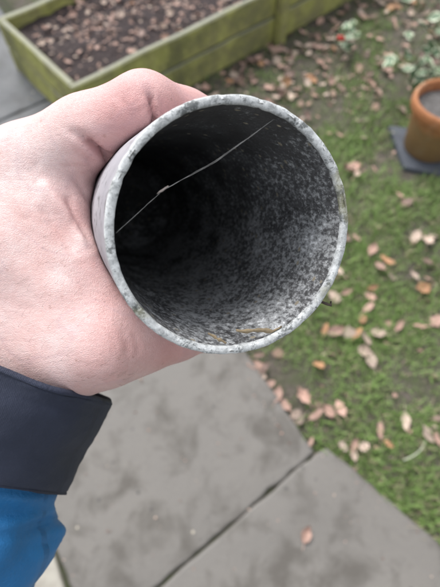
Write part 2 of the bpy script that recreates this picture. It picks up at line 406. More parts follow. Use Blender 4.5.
# ---- grass: tens of thousands of single blades in one mesh
def build_grass():
    P = []
    def density(x, y):
        n = mnoise.noise((x * 3.1, y * 3.1, 11)); m = mnoise.noise((x * 9, y * 9, 4))
        d = .56 + .85 * n + .5 * m
        q = Vector((x, y)) - BC; a, b = q.dot(FA), q.dot(LB)
        if -0.1 < a < LF and -.75 < b < 0: d -= .55 * (1 + b / .75) + .25          # worn bare earth along the bed
        return d
    tries = 0
    while len(P) < 90000 and tries < 600000:
        tries += 1
        x, y = random.uniform(-.75, 2.1), random.uniform(-.3, 3.6)
        if random.random() > 1.25 - y * .22: continue
        if in_path(x, y, -.014 + .02 * mnoise.noise((x * 14, y * 14, 9))) or in_bed(x, y, .0) or in_tile(x, y, .0): continue
        if random.random() > density(x, y): continue
        P.append((x, y))
    for _ in range(14000):                                                          # beyond the bed and further out
        x, y = random.uniform(-3, 3.4), random.uniform(1.6, 5)
        if in_path(x, y) or in_bed(x, y) or in_tile(x, y): continue
        P.append((x, y))
    P = np.array(P); n = len(P)
    Z = np.array([ground_z(x, y) for x, y in P])
    ang = rng.uniform(0, 2 * np.pi, n); L = rng.gamma(5, .0058, n) + .010; wd = rng.uniform(.0009, .0021, n)
    lean = rng.uniform(.25, 1.5, n)
    dx, dy = np.cos(ang), np.sin(ang); px, py = -dy, dx
    def pt(t, k):
        a = lean * t
        h = L * t * np.cos(a * .75); o = L * t * np.sin(a * .75)
        return np.stack([P[:, 0] + dx * o + px * wd * k, P[:, 1] + dy * o + py * wd * k, Z - .003 + h], 1)
    V = np.stack([pt(0, 1), pt(0, -1), pt(.55, .8), pt(.55, -.8), pt(1, 0)], 1).reshape(-1, 3)
    o = np.arange(n)[:, None] * 5
    F = np.concatenate([o + [0, 1, 3], o + [0, 3, 2], o + [2, 3, 4]], 0)
    me = np_mesh('grass', V, F, M['grass'])
    r1 = rng.random(n); big = np.array([mnoise.noise((x * 2.3, y * 2.3, 31)) for x, y in P])
    t = np.clip(r1 * .7 + .3 + big * .35, 0, 1)[:, None]
    c = np.array([.085, .145, .034]) * (1 - t) + np.array([.235, .355, .105]) * t
    dry = (rng.random(n) < .13)[:, None]; c = np.where(dry, np.array([.36, .31, .20]), c)
    at = me.attributes.new('tint', 'FLOAT_COLOR', 'POINT')
    at.data.foreach_set('color', np.repeat(np.concatenate([c, np.ones((n, 1))], 1), 5, 0).astype(np.float32).ravel())
    ob = link(bpy.data.objects.new('grass', me))
    tag(ob, 'short mossy green lawn grass beside the paving slabs', 'grass', kind='stuff')
build_grass()

# ================================================================== POT AND ITS SLATE
def lathe(prof, seg=72, wob=0.0, seed=0):
    V, F = [], []
    for (r, z) in prof:
        for i in range(seg):
            a = 2 * math.pi * i / seg; rr = r + (wob * mnoise.noise((math.cos(a) * 2, math.sin(a) * 2, z * 9 + seed)) if r > 0 else 0)
            V.append((rr * math.cos(a), rr * math.sin(a), z))
    for l in range(len(prof) - 1):
        for i in range(seg):
            j = (i + 1) % seg; F.append((l * seg + i, l * seg + j, (l + 1) * seg + j, (l + 1) * seg + i))
    return V, F
cx = sum(p[0] for p in TILE) / 4; cy = sum(p[1] for p in TILE) / 4
V, F = [], []
for s, z in ((1, -.02), (1, .010), (.985, .014)):
    for p in TILE: V.append(((p[0] - cx) * s, (p[1] - cy) * s, z))
for l in range(2):
    for i in range(4): F.append((l * 4 + i, l * 4 + (i + 1) % 4, l * 4 + 4 + (i + 1) % 4, l * 4 + 4 + i))
F.append((8, 9, 10, 11))
o = mesh_obj('slate_tile', V, F, M['slate']); o.location = (cx, cy, 0)
bmx = bmesh.new(); bmx.from_mesh(o.data); bmesh.ops.recalc_face_normals(bmx, faces=bmx.faces[:]); bmx.to_mesh(o.data); bmx.free()
tag(o, 'square dark blue-grey slate tile lying in the grass under the terracotta pot', 'tile')

pot = empty('flower_pot', (POT.x, POT.y, .0145))
tag(pot, 'round terracotta flower pot with a thick rolled rim standing on slate', 'flower pot')
prof = [(0.001, 0), (.100, 0), (.106, .006), (.118, .10), (.127, .168), (.129, .176), (.141, .180), (.1465, .188), (.148, .204), (.1465, .218), (.141, .226), (.133, .227), (.127, .221), (.124, .205), (.122, .17), (.118, .15)]
V, F = lathe([(r, z * 1.10) for r, z in prof], 96, .0012, 4)
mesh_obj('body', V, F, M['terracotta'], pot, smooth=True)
nr, seg = 16, 64; V, F = [(0, 0, .205)], []
for k in range(1, nr + 1):
    r = .1235 * k / nr
    for i in range(seg):
        a = 2 * math.pi * i / seg; x, y = r * math.cos(a), r * math.sin(a)
        V.append((x, y, .205 + .005 * mnoise.noise((x * 60, y * 60, 2)) + .003 * mnoise.noise((x * 140, y * 140, 5))))
for i in range(seg): F.append((0, 1 + i, 1 + (i + 1) % seg))
for k in range(nr - 1):
    for i in range(seg):
        a, b = 1 + k * seg + i, 1 + k * seg + (i + 1) % seg; F.append((a, a + seg, b + seg, b))
mesh_obj('soil', V, F, M['pot_soil'], pot, smooth=True)

# ================================================================== FALLEN LEAVES
def leaf_mesh(name, L, Wd, curl, fold, seed, mat, lobes=0, stalk=True):
    """ovate leaf with midrib fold, side-to-side curl and a short stalk; 'mid' = 0 on the rib, 1 at the edge"""
    n = 9; V, F, mid = [], [], []
    rs = random.Random(seed)
    for i in range(n + 1):
        t = i / n; w = Wd * .5 * (math.sin(math.pi * min(1, t ** .85)) ** .75 if 0 < t < 1 else 0.02)
        if lobes: w *= 1 + .22 * math.sin(t * math.pi * 2 * lobes + seed)
        w *= 1 + .35 * mnoise.noise((t * 5, seed * 1.7, 0))
        x = L * (t - .5); zc = curl * L * ((t - .5) ** 2 * 2) * (1 if t > .5 else .5)
        for k in (-1, -.5, 0, .5, 1):
            y = w * k
            z = zc + fold * abs(y) + .16 * L * mnoise.noise((x * 45, y * 45, seed * 3.1)) * abs(k)
            V.append((x + .05 * L * rs.uniform(-1, 1) * abs(k) * .5, y * (1 + .07 * rs.uniform(-1, 1)), z)); mid.append(abs(k))
    for i in range(n):
        for k in range(4):
            a = i * 5 + k; F.append((a, a + 1, a + 6, a + 5))
    if stalk:
        o = len(V); s = L * .012
        for (x, z) in ((-.5, 0), (-.66, .02), (-.8, .06)):
            V += [(x * L, s, z * L + curl * L * .25), (x * L, -s, z * L + curl * L * .25)]; mid += [0, 0]
        F += [(o, o + 1, o + 3, o + 2), (o + 2, o + 3, o + 5, o + 4)]
    me = bpy.data.meshes.new(name); me.from_pydata(V, [], F); me.materials.append(mat); me.shade_smooth()
    at = me.attributes.new('mid', 'FLOAT', 'POINT'); at.data.foreach_set('value', mid)
    return me
kinds = []   # (mesh, look)
spec = [('a', 'pinkish tan', 'flat'), ('b', 'pale tan', 'flat'), ('c', 'orange-brown', 'flat'), ('d', 'dull brown', 'flat'),
        ('a', 'pinkish tan', 'curled'), ('b', 'pale tan', 'curled'), ('c', 'orange-brown', 'curled'), ('d', 'dull brown', 'curled')]
for i, (k, colr, shape) in enumerate(spec):
    for v in range(2):
        me = leaf_mesh('fallen_leaf', .066, .028 + .017 * v + .004 * (i % 3), (.12 if shape == 'flat' else .55) + .1 * v, (.10 if shape == 'flat' else .42), i * 5 + v, M['leaf_' + k], lobes=v * 3)
        kinds.append((me, colr, shape))
def put_leaf(kind, loc, rz, s, place, tilt=None):
    me, colr, shape = kinds[kind]
    o = bpy.data.objects.new('fallen_leaf', me); o.location = loc
    tx, ty = tilt or (random.gauss(0, .22), random.gauss(0, .22))
    s *= .92; o.rotation_euler = (tx, ty, rz); o.scale = (s, s * random.uniform(.7, 1.2), s * random.uniform(.8, 1.5))
    link(o)
    lab = {'lawn': '%s %s fallen leaf lying on the lawn grass', 'bare': '%s %s fallen leaf on the worn earth along the raised bed',
           'bed': '%s %s fallen leaf among the soil inside the raised bed', 'edge': '%s %s fallen leaf caught along the edge of the paving'}[place] % (colr, shape)
    tag(o, lab, 'leaf', '%s %s leaves, %s' % (colr, shape, place))
    return o
# leaves one can pick out in the picture: (x, y, kind, heading, size)
picked = [(.402,.96,9,.4,1.0),(.452,.96,2,2.2,.9),(.415,.70,8,.2,1.1),(.45,.70,3,2.8,1.1),(.487,.695,4,.9,1.0),(.505,.672,10,2.4,1.0),(.52,.595,2,1.7,1.15),
 (.312,.405,0,.5,1.0),(.349,.418,8,2.5,1.0),(.392,.425,1,1.9,.95),(.51,.355,0,1.4,.95),(.385,.305,3,2.0,.6),(.42,.31,8,1.2,.8),(.45,.305,3,.6,.6),
 (.375,.71,4,1.2,.8),(.33,.80,9,.3,.7),(.545,.80,0,.7,1.0),(.47,.86,8,.5,.9),(.42,.85,2,2.7,.9),(.36,1.09,0,.6,.9),(.60,1.05,9,1.0,1.0),(.62,.98,0,2.0,1.0),
 (.655,.93,2,.2,.9),(.44,1.12,1,1.2,.9),(.57,.88,12,.3,.8),(.50,1.22,4,2.2,.8),(.35,.89,10,1.4,.7),(.64,.72,8,.8,1.0)]
for (x, y, k, a, s) in picked:
    put_leaf(k, (x, y, ground_z(x, y) + .030), a, s, 'lawn')
edge_pts = [(.165,.505,0,.5,.8),(.192,.468,8,1.2,1.0),(.212,.436,1,2.1,.9),(.243,.405,10,.6,.7),(.285,.318,0,1.1,.6),(.150,.56,14,1.0,.8),(.135,.61,6,.2,.7),(.405,.235,14,.4,.6)]
for (x, y, k, a, s) in edge_pts: put_leaf(k, (x, y, ground_z(x, y) + .030), a, s, 'edge')
def in_sight(x, y):
    d = y * .5 + CAM_H * .866; a, b = x / d * 460, (y * .866 - CAM_H * .5) / d * 460      # inside the field of view, not behind the pipe
    return abs(a) < 235 and abs(b) < 310 and math.hypot(a, b - 68) > 110
cnt = 0; spots = []
while cnt < 190:
    x, y = random.uniform(-.5, 1.4), random.uniform(.25, 2.95)
    if not in_sight(x, y) or in_path(x, y, .02) or in_bed(x, y, .03) or in_tile(x, y, .02): continue
    q = Vector((x, y)) - BC; a, b = q.dot(FA), q.dot(LB); bare = -.1 < a < LF and -.62 < b < 0
    if random.random() > (.95 if bare else (.22 + 1.1 * max(0, mnoise.noise((x * 4.5, y * 4.5, 77))))): continue
    if any((x - u) ** 2 + (y - v) ** 2 < .028 ** 2 for u, v in spots): continue
    spots.append((x, y))
    put_leaf(random.choices(range(16), [6, 6, 5, 5, 2, 2, 4, 4, 6, 6, 5, 5, 2, 2, 4, 4])[0], (x, y, ground_z(x, y) + (.016 if bare else .026)), random.uniform(0, 6.3), random.uniform(.6, 1.15), 'bare' if bare else 'lawn')
    cnt += 1
cnt = 0
while cnt < 72:
    x, y = random.uniform(.07, 1.5), random.uniform(.07, LL)
    q = bed_world(x, y, bed_soil_z(x, y) + .009)
    put_leaf(random.choices(range(16), [4, 4, 3, 3, 2, 2, 6, 6, 4, 4, 3, 3, 2, 2, 6, 6])[0], q, random.uniform(0, 6.3), random.uniform(.5, .95), 'bed'); cnt += 1
o = put_leaf(8, (.243, .062, .031), 1.2, .85, 'edge', (.1, -.1)); o['label'] = 'single pinkish curled leaf lying alone in the middle of a paving slab'; del o['group']
# crumbs of broken leaf too small to count
def litter():
    V, F = [], []
    def scrap(p, s):
        a = random.uniform(0, 6.3); n = len(V); k = random.choice((3, 4, 5))
        tx, ty = random.gauss(0, .4), random.gauss(0, .4)
        for i in range(k):
            b = a + 6.283 * i / k; r = s * random.uniform(.5, 1.1); dx, dy = r * math.cos(b), r * math.sin(b) * .7
            V.append((p[0] + dx, p[1] + dy, p[2] + dx * tx + dy * ty))
        F.append(tuple(range(n, n + k)))
    for _ in range(2300):
        x, y = random.uniform(.06, LF - .06), random.uniform(.06, LL)
        if mnoise.noise((x * 3.5, y * 3.5, 8)) < random.uniform(-.6, .25): continue
        scrap(bed_world(x, y, bed_soil_z(x, y) + .006), random.uniform(.005, .018))
    k = 0
    while k < 1200:
        x, y = random.uniform(-.4, 2), random.uniform(.2, 3.4)
        if in_path(x, y, .0) or in_bed(x, y, .01) or in_tile(x, y): continue
        q = Vector((x, y)) - BC; b = q.dot(LB)
        if not (-.7 < b < 0) and random.random() > .35: continue
        scrap((x, y, ground_z(x, y) + .012), random.uniform(.004, .013)); k += 1
    for _ in range(1500):
        x, y = random.uniform(-.6, 2.2), random.uniform(.3, 4)
        if in_path(x, y, .0) or in_bed(x, y, .01) or in_tile(x, y): continue
        q = Vector((x, y)) - BC; b = q.dot(LB)
        if not (-.75 < b < 0) and random.random() > .15 + 1.2 * max(0, mnoise.noise((x * 4.5, y * 4.5, 77))): continue
        scrap((x, y, ground_z(x, y) + .018), random.uniform(.012, .027))
    k = 0
    while k < 420:                                                                  # dirt and crumbs blown on to the slabs, mostly along the lawn edge
        x, y = random.uniform(-1.2, 1.0), random.uniform(-.4, 2.2)
        if not in_path(x, y, -.004): continue
        if in_path(x, y, -.05) and random.random() > .16: continue
        scrap((x, y, .0265), random.uniform(.0015, .0055)); k += 1
    o = mesh_obj('leaf_crumbs', V, F, [M['leaf_d'], M['leaf_a'], M['leaf_b']])
    for p in o.data.polygons: p.material_index = random.choice((0, 0, 1, 1, 2))
    at = o.data.attributes.new('mid', 'FLOAT', 'POINT'); at.data.foreach_set('value', [.6] * len(V))
    tag(o, 'brown crumbs of broken leaf scattered over soil and lawn', 'leaf litter', kind='stuff')
litter()

# ================================================================== PLANTS
def tube(path, rad, seg=7):
    V, F = [], []; n = len(path)
    for i, p in enumerate(path):
        p = Vector(p); t = (Vector(path[min(i + 1, n - 1)]) - Vector(path[max(i - 1, 0)])).normalized()
        a = t.orthogonal().normalized(); b = t.cross(a); r = rad[i] if hasattr(rad, '__len__') else rad
        for k in range(seg):
            g = 6.28318 * k / seg; V.append(p + (a * math.cos(g) + b * math.sin(g)) * r)
    for i in range(n - 1):
        for k in range(seg):
            j = (k + 1) % seg; F.append((i * seg + k, i * seg + j, (i + 1) * seg + j, (i + 1) * seg + k))
    F.append(tuple(range(seg - 1, -1, -1))); F.append(tuple((n - 1) * seg + k for k in range(seg)))
    return V, F
vleaf = [leaf_mesh('leaf', .052, .030, .25, .25, 200 + i, M['variegated'], stalk=True) for i in range(3)]
def shrub(loc, stems, label, seed, leaves=8, size=1.0):
    rs = random.Random(seed); leaves = int(leaves * 1.6); t = empty('variegated_shrub', (loc[0], loc[1], ground_z(*loc))); tag(t, label, 'shrub')
    for (dx, dy, h) in stems:
        pth = [Vector((0, 0, -.02))]
        for i in range(1, 9):
            f = i / 8; pth.append(Vector((dx * f ** 1.3 + rs.uniform(-.008, .008), dy * f ** 1.3 + rs.uniform(-.008, .008), h * f)))
        V, F = tube(pth, [.0035 - .0022 * i / 8 for i in range(9)]); mesh_obj('stem', V, F, M['stem'], t, smooth=True)
        for k in range(leaves):
            f = .3 + .7 * k / (leaves - 1); i = min(7, int(f * 8)); p = pth[i].lerp(pth[i + 1], f * 8 - i) if i < 8 else pth[-1]
            o = bpy.data.objects.new('leaf', vleaf[rs.randrange(3)]); link(o, t)
            a = k * 2.4 + rs.uniform(-.5, .5); s = rs.uniform(.75, 1.2) * size; out = .03 * s
            o.location = p + Vector((math.cos(a) * out, math.sin(a) * out, .010)); o.scale = (s, s, s)
            o.rotation_euler = (rs.uniform(-.8, .8), rs.uniform(-1.1, .25), a)
    return t
shrub((1.00, 1.98), [(-.06, -.06, .24), (-.20, .02, .20), (.10, .04, .30), (-.02, .12, .30), (-.12, .14, .26)], 'straggly shrub with cream-edged leaves growing behind the terracotta pot', 3, 5, 1.35)
shrub((1.16, 2.12), [(-.06, -.10, .46), (-.18, .04, .40), (.10, -.08, .48), (-.02, .16, .42), (-.24, .16, .34)], 'taller shrub with cream-edged leaves growing farther behind the pot', 5, 5, 1.6)
sh = shrub((.655, 2.36), [(-.02, -.04, .16), (.05, .05, .12)], 'small variegated sprig with a red berry growing beside the bed post', 9, 5, 1.3)
for i, d in enumerate(((-.045, -.06, .135), (-.030, -.056, .130))):
    bm = bmesh.new(); bmesh.ops.create_icosphere(bm, subdivisions=3, radius=.0135)
    for v in bm.verts: v.co.z *= .9 if v.co.z > 0 else 1.05
    o = bm_obj('berry', bm, M['berry'], sh, True); o.location = d
# pale dead stalk by the paving, loose twig
pth = [Vector((.56, .262, .028)) + Vector((.075 * t, .015 * t + .035 * t * t, .022 * math.sin(3 * t))) for t in np.linspace(0, 1.1, 10)]
V, F = tube(pth, [.0022 - .0012 * i / 9 for i in range(10)]); tag(mesh_obj('dead_stalk', V, F, M['pale_stalk'], smooth=True), 'pale curved dead stalk lying in the grass near the paving edge', 'stalk')

# ================================================================== FOREGROUND: pipe held in a hand
# working frame in metres: X to the right, Y up, Z away from the phone; FR turns it into the world
FR = Matrix.Translation((0, 0, CAM_H)) @ Matrix.Rotation(R(30), 4, 'X') @ Matrix.Diagonal((1, 1, -1, 1))
def P(x, y, z):
    """bearing and distance to a working-frame point"""
    return np.array([(x - 220) / 460 * z, -(y - 293.5) / 460 * z, z])
RC = P(237, 232, .130); RO = .0365; WALL = .0026; PL = .27
v0 = RC / np.linalg.norm(RC)
AX = v0 * math.cos(R(20)) + np.array([-1., .24, 0]) / 1.028 * math.sin(R(21)); AX /= np.linalg.norm(AX)
E1 = np.array([1., 0, 0]) - AX * AX[0]; E1 /= np.linalg.norm(E1); E2 = np.cross(AX, E1)
if E2[1] < 0: E2 = -E2
def to_world(p): return FR @ Vector(p)

# ---- pipe: thick wall, chipped rim, blind end
axw = (to_world(RC + AX) - to_world(RC)).normalized(); e1w = (to_world(RC + E1) - to_world(RC)).normalized(); e2w = axw.cross(e1w)
pm = Matrix((e1w, e2w, axw)).transposed().to_4x4(); pm.translation = to_world(RC)
pipe = bpy.data.objects.new('pipe', bpy.data.meshes.new('pipe')); link(pipe); pipe.matrix_world = pm
seg = 360; RI = RO - WALL
prof = []   # (radius, z, material)  z grows away from the mouth
for z in np.linspace(PL, .0014, 70): prof.append((RO, z, 0))
prof += [(RO - .00005, .0007, 1), (RO - .0002, .0002, 1), (RO - .0006, .0, 1), (RO - .0012, -.0001, 1), (RI + .0012, -.0001, 1), (RI + .0006, 0, 1), (RI + .0002, .0003, 1), (RI + .00005, .0008, 1)]
for z in np.concatenate([np.linspace(.0014, .06, 50), np.linspace(.063, PL - .02, 45)]): prof.append((RI, z, 2))
prof += [(RI - .004, PL - .017, 2), (.012, PL - .016, 2), (.0004, PL - .016, 2)]
V, F, MI = [], [], []
for (r, z, m) in prof:
    for i in range(seg):
        a = 2 * math.pi * i / seg; c, s = math.cos(a), math.sin(a); d = 0; dz = 0
        if r > .02:
            d = .00012 * mnoise.noise((c * 9, s * 9, z * 60)) + .00004 * mnoise.noise((c * 30, s * 30, z * 400))
            if m == 1 or z < .003:
                k = mnoise.noise((c * 13, s * 13, 5)); d += -.00035 * max(0, k) * (1 if r > (RO + RI) / 2 else -1)
                dz = .0003 * mnoise.noise((c * 6, s * 6, 9)) + .00010 * mnoise.noise((c * 40, s * 40, r * 900)) + .0004 * max(0, mnoise.noise((c * 17, s * 17, r * 300 + 4)) - .35)
        V.append(((r + d) * c, (r + d) * s, z + dz))
for l in range(len(prof) - 1):
    for i in range(seg):
        j = (i + 1) % seg; F.append((l * seg + i, l * seg + j, (l + 1) * seg + j, (l + 1) * seg + i)); MI.append(max(prof[l][2], prof[l + 1][2]) if prof[l][2] != 1 else 1)
# outer end disc
o = len(V); V.append((0, 0, PL)); F += [(i, o, (i + 1) % seg) for i in range(seg)]; MI += [0] * seg
me = pipe.data; me.from_pydata(V, [], F)
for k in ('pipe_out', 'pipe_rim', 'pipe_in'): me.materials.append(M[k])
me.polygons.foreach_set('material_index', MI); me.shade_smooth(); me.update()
bmx = bmesh.new(); bmx.from_mesh(me); bmesh.ops.recalc_face_normals(bmx, faces=bmx.faces[:]); bmx.to_mesh(me); bmx.free()
tag(pipe, 'short length of grey weathered pipe with pale chipped rim and dark bore', 'pipe')
def on_pipe(x, y, z): return pm @ Vector((x, y, z))
# sign of local y: +1 when local +y is up in the picture
print('YS', 1 if (FR.inverted().to_3x3() @ e2w).y > 0 else -1)
YS = 1 if (FR.inverted().to_3x3() @ e2w).y > 0 else -1

# ---- cobweb strand across the mouth, with a clot of dust
def loc_from_pic(px, py, depth=0.0):
    """where the line of sight to a bearing meets the plane `depth` below the pipe's mouth"""
    d = P(px, py, 1.); t = np.dot(RC + AX * depth, AX) / np.dot(d, AX); return d * t
a, b, c = (loc_from_pic(116, 233, .002), loc_from_pic(163, 190, .004), loc_from_pic(273, 120, .002))
web = empty('cobweb_strand', to_world(a)); tag(web, 'single dusty cobweb strand stretched across the mouth of the pipe', 'cobweb')
def strand(lat, seed):
    k = [a, b, b + (c - b) * .45 + np.array([.0004, -.0009, 0]) + lat, c]
    q = []
    for i in range(3):
        for t in np.linspace(0, 1, 12)[(1 if i else 0):]: q.append(k[i] + (k[i + 1] - k[i]) * t + np.array([.00012 * mnoise.noise((i * 3 + t * 4, seed, 1)), .00016 * mnoise.noise((i * 3 + t * 4, seed, 5)), .0002 * math.sin(3 * t)]))
    q = [to_world(p) - to_world(a) for p in q]
    return tube(q, [max(.00003, .00006 + .00008 * mnoise.noise((i * .55, seed, 0))) for i in range(len(q))], 5)
for sd, lat in ((1, 0), (2, np.array([.0001, -.0003, 0]))):
    V, F = strand(lat, sd); mesh_obj('thread', V, F, M['silk'], web, True)
bm = bmesh.new(); bmesh.ops.create_icosphere(bm, subdivisions=3, radius=1)
dv = (to_world(c) - to_world(a)).normalized(); b0 = to_world(b) - to_world(a); dq = dv.to_track_quat('X', 'Z')
for v in bm.verts:
    k = 1 + .6 * mnoise.noise(v.co * 2.5); v.co = b0 + dq @ Vector((v.co.x * k * .0017, v.co.y * k * .0003, v.co.z * k * .0003))
bm_obj('dust_clot', bm, M['dust'], web, True)
# ---- shreds of straw lying in the mouth, and a burr on the outside
def shred(name, p0, p1, w, label, cat, seed, depth):
    q0, q1 = loc_from_pic(*p0, depth), loc_from_pic(*p1, depth)
    V, F = [], []; n = 18; up = -AX
    side = np.cross(q1 - q0, up); side /= np.linalg.norm(side)
    for i in range(n + 1):
        t = i / n; p = q0 + (q1 - q0) * t + side * w * 1.2 * mnoise.noise((t * 3, seed, 4)); ww = w * (.55 + .35 * math.sin(math.pi * t)) * (1 + .9 * mnoise.noise((t * 7, seed, 0)))
        # lie on the bore
        for k, th in ((-1, .0003), (0, .0007), (1, .0003)):
            r = p + side * ww * k - RC; ax = np.dot(r, AX); rad = r - AX * ax; rn = np.linalg.norm(rad)
            rad = rad / rn * min(rn, RI - th)
            V.append(to_world(RC + AX * ax + rad))
    for i in range(n):
        for k in range(2): x = i * 3 + k; F.append((x, x + 1, x + 4, x + 3))
    o = mesh_obj(name, V, F, M['straw'], smooth=True); m = o.modifiers.new('thick', 'SOLIDIFY'); m.thickness = .0003
    tag(o, label, cat)
shred('straw_scrap', (236, 330), (284, 331), .0007, 'long scrap of tan straw stuck inside the lower lip of the pipe', 'straw', 2, .0015)
shred('straw_scrap', (208, 333), (226, 343), .0005, 'short greenish straw crumb stuck beside the long straw scrap', 'straw', 8, .0012)
q = loc_from_pic(327, 304, .004)
V, F = tube([to_world(q + np.array([-.003, .0012, .001])), to_world(q), to_world(q + np.array([.0012, -.0004, 0])), to_world(q + np.array([.0013, .0009, 0]))], [.0004, .0005, .0006, .0003], 6)
tag(mesh_obj('burr', V, F, M['twig'], smooth=True), 'tiny dark twig clinging to the outside of the pipe', 'twig')

# ---- hand: implicit surface of tapered capsules blended together, meshed as one skin
def TP(ang, L, off):
    """point round the pipe: angle (deg, 0 = right, 90 = top), distance down the pipe, height over its surface"""
    a = R(ang); return RC + AX * L + (E1 * math.cos(a) + E2 * math.sin(a)) * (RO + off)
caps = []     # (a, b, ra, rb, blend)
def cap(a, b, ra, rb, k=.006): caps.append((np.array(a), np.array(b), ra, rb, k))
def chain(pts, k):
    for (a, ra), (b, rb) in zip(pts[:-1], pts[1:]): cap(a, b, ra, rb, k)
# forearm and wrist
chain([(P(-42, 535, .199), .021), (P(-20, 480, .196), .024), (P(-2, 405, .193), .0245), (P(8, 350, .188), .024)], .012)
# metacarpals, index to little finger
IM = P(27, 168, .1775)
chain([(P(14, 345, .181), .018), (P(16, 250, .178), .0172), (IM, .0160)], .012)
chain([(P(-12, 350, .198), .018), (P(-12, 198, .197), .0150)], .012)
chain([(P(-16, 350, .212), .017), (P(-14, 195, .217), .0145)], .012)
chain([(P(-12, 355, .224), .016), (P(-12, 222, .236), .0135)], .012)
# palm filling and ball of the thumb
cap(P(50, 320, .188), P(48, 215, .192), .020, .019, .012)
cap(P(45, 330, .205), P(45, 230, .215), .020, .018, .012)
# first web between index and thumb
cap(P(58, 225, .1765), P(72, 315, .1725), .0140, .0145, .012)
cap(P(88, 266, .1735), P(114, 318, .1735), .0105, .0120, .008)
cap(P(50, 205, .178), P(76, 186, .1785), .0125, .0075, .010)
# index finger, bent over the top of the pipe
ID = P(222, 129, .190)
chain([(IM, .0158), (P(86, 134, .1705), .0130), (P(144, 107, .1655), .0118)], .005)
chain([(P(144, 107, .1655), .0118), (P(184, 117, .178), .0102), (ID, .0095)], .0035)
chain([(ID, .0095), (P(262, 160, .198), .0080)], .003)
# other fingers, further down the pipe
tips = [(P(262, 160, .198), P(222, 129, .190), .0080)]
for L, r, start in ((.082, .0105, P(-12, 198, .197)), (.104, .0098, P(-14, 195, .217)), (.124, .0088, P(-12, 222, .236))):
    p1, p2, p3 = TP(116, L, r * .62), TP(66, L - .002, r * .7), TP(26, L - .004, r * .75)
    chain([(start, .0135), (p1, r)], .005); chain([(p1, r), (TP(88, L, r * .72), r * .93), (p2, r * .9)], .003); chain([(p2, r * .9), (p3, r * .74)], .003)
    tips.append((p3, p2, r * .74))
# thumb along the underside
TI = P(174, 331, .1845); TT = P(236, 318, .206)
chain([(P(34, 364, .187), .0170), (P(70, 353, .1765), .0156), (P(108, 345, .1705), .0145)], .010)
chain([(P(108, 345, .1705), .0145), (P(142, 338, .1765), .0124), (TI, .0118)], .006)
chain([(TI, .0118), (P(208, 324, .196), .0108), (TT, .0088)], .004)
tips.append((TT, TI, .0088))
# raised fold of skin running to the web

def sdf(X, Y, Z):
    D = np.full(X.shape, .5, np.float32)
    for a, b, ra, rb, k in caps:
        ab = b - a; L2 = float(ab @ ab)
        t = np.clip(((X - a[0]) * ab[0] + (Y - a[1]) * ab[1] + (Z - a[2]) * ab[2]) / L2, 0, 1)
        d = np.sqrt((X - a[0] - t * ab[0]) ** 2 + (Y - a[1] - t * ab[1]) ** 2 + (Z - a[2] - t * ab[2]) ** 2) - (ra + (rb - ra) * t)
        h = np.clip(.5 + .5 * (D - d) / k, 0, 1); D = D * (1 - h) + d * h - k * h * (1 - h)
    # flesh gives way to the pipe
    rx, ry, rz = X - RC[0], Y - RC[1], Z - RC[2]
    ax = rx * AX[0] + ry * AX[1] + rz * AX[2]
    c1 = rx * E1[0] + ry * E1[1] + rz * E1[2]; c2 = rx * E2[0] + ry * E2[1] + rz * E2[2]; th = np.degrees(np.arctan2(c2, c1)) % 360
    gap = .0030 * np.exp(-((th - 158) / 13) ** 2) * np.clip((.062 - ax) / .03, 0, 1)      # hollow of the web, clear of the pipe
    rad = np.sqrt(np.maximum(rx * rx + ry * ry + rz * rz - ax * ax, 0)) - (RO + .0001 + gap)
    k = .0022; m = -rad; h = np.clip(.5 - .5 * (D - m) / k, 0, 1)
    return D * (1 - h) + m * h + k * h * (1 - h)
def surface_nets(lo, hi, step):
    ax = [np.arange(lo[i], hi[i], step, dtype=np.float32) for i in range(3)]
    X, Y, Z = np.meshgrid(*ax, indexing='ij'); D = sdf(X, Y, Z)
    D[[0, -1]] = np.maximum(D[[0, -1]], .001); D[:, [0, -1]] = np.maximum(D[:, [0, -1]], .001); D[:, :, [0, -1]] = np.maximum(D[:, :, [0, -1]], .001)
    S = D < 0; sh = tuple(n - 1 for n in D.shape)
    cnt = np.zeros(sh, np.int8); offs = [(i, j, k) for i in (0, 1) for j in (0, 1) for k in (0, 1)]
    for (i, j, k) in offs: cnt += S[i:i + sh[0], j:j + sh[1], k:k + sh[2]]
    act = (cnt > 0) & (cnt < 8); I, J, K = np.nonzero(act); idx = np.full(sh, -1, np.int64); idx[act] = np.arange(len(I))
    C = np.stack([D[I + i, J + j, K + k] for (i, j, k) in offs], 1); pos = np.zeros((len(I), 3)); w = np.zeros(len(I))
    for p in range(8):
        for q in range(p + 1, 8):
            d = np.array(offs[q]) - np.array(offs[p])
            if abs(d).sum() != 1: continue
            m = (C[:, p] < 0) != (C[:, q] < 0); den = np.where(m, C[:, p] - C[:, q], 1); t = np.where(m, C[:, p] / den, 0)
            pos += (np.array(offs[p]) + t[:, None] * d) * m[:, None]; w += m
    pos = pos / w[:, None] + np.stack([I, J, K], 1); V = np.array(lo) + pos * step; Fs = []
    for a in range(3):
        sl0 = [slice(None)] * 3; sl1 = [slice(None)] * 3; sl0[a] = slice(0, -1); sl1[a] = slice(1, None)
        A, Bq = S[tuple(sl0)], S[tuple(sl1)]; ch = A != Bq; ijk = np.stack(np.nonzero(ch), 1); u, v = (a + 1) % 3, (a + 2) % 3
        ok = (ijk[:, u] > 0) & (ijk[:, v] > 0) & (ijk[:, u] < D.shape[u] - 1) & (ijk[:, v] < D.shape[v] - 1); ijk = ijk[ok]
        ins = A[tuple(ijk.T)]; du = np.eye(3, dtype=int)[u]; dv = np.eye(3, dtype=int)[v]
        q = [idx[tuple((ijk - e).T)] for e in (du + dv, dv, np.zeros(3, int), du)]
        f = np.stack(q, 1); f[~ins] = f[~ins][:, ::-1]; Fs.append(f)
    return V, np.concatenate(Fs, 0)
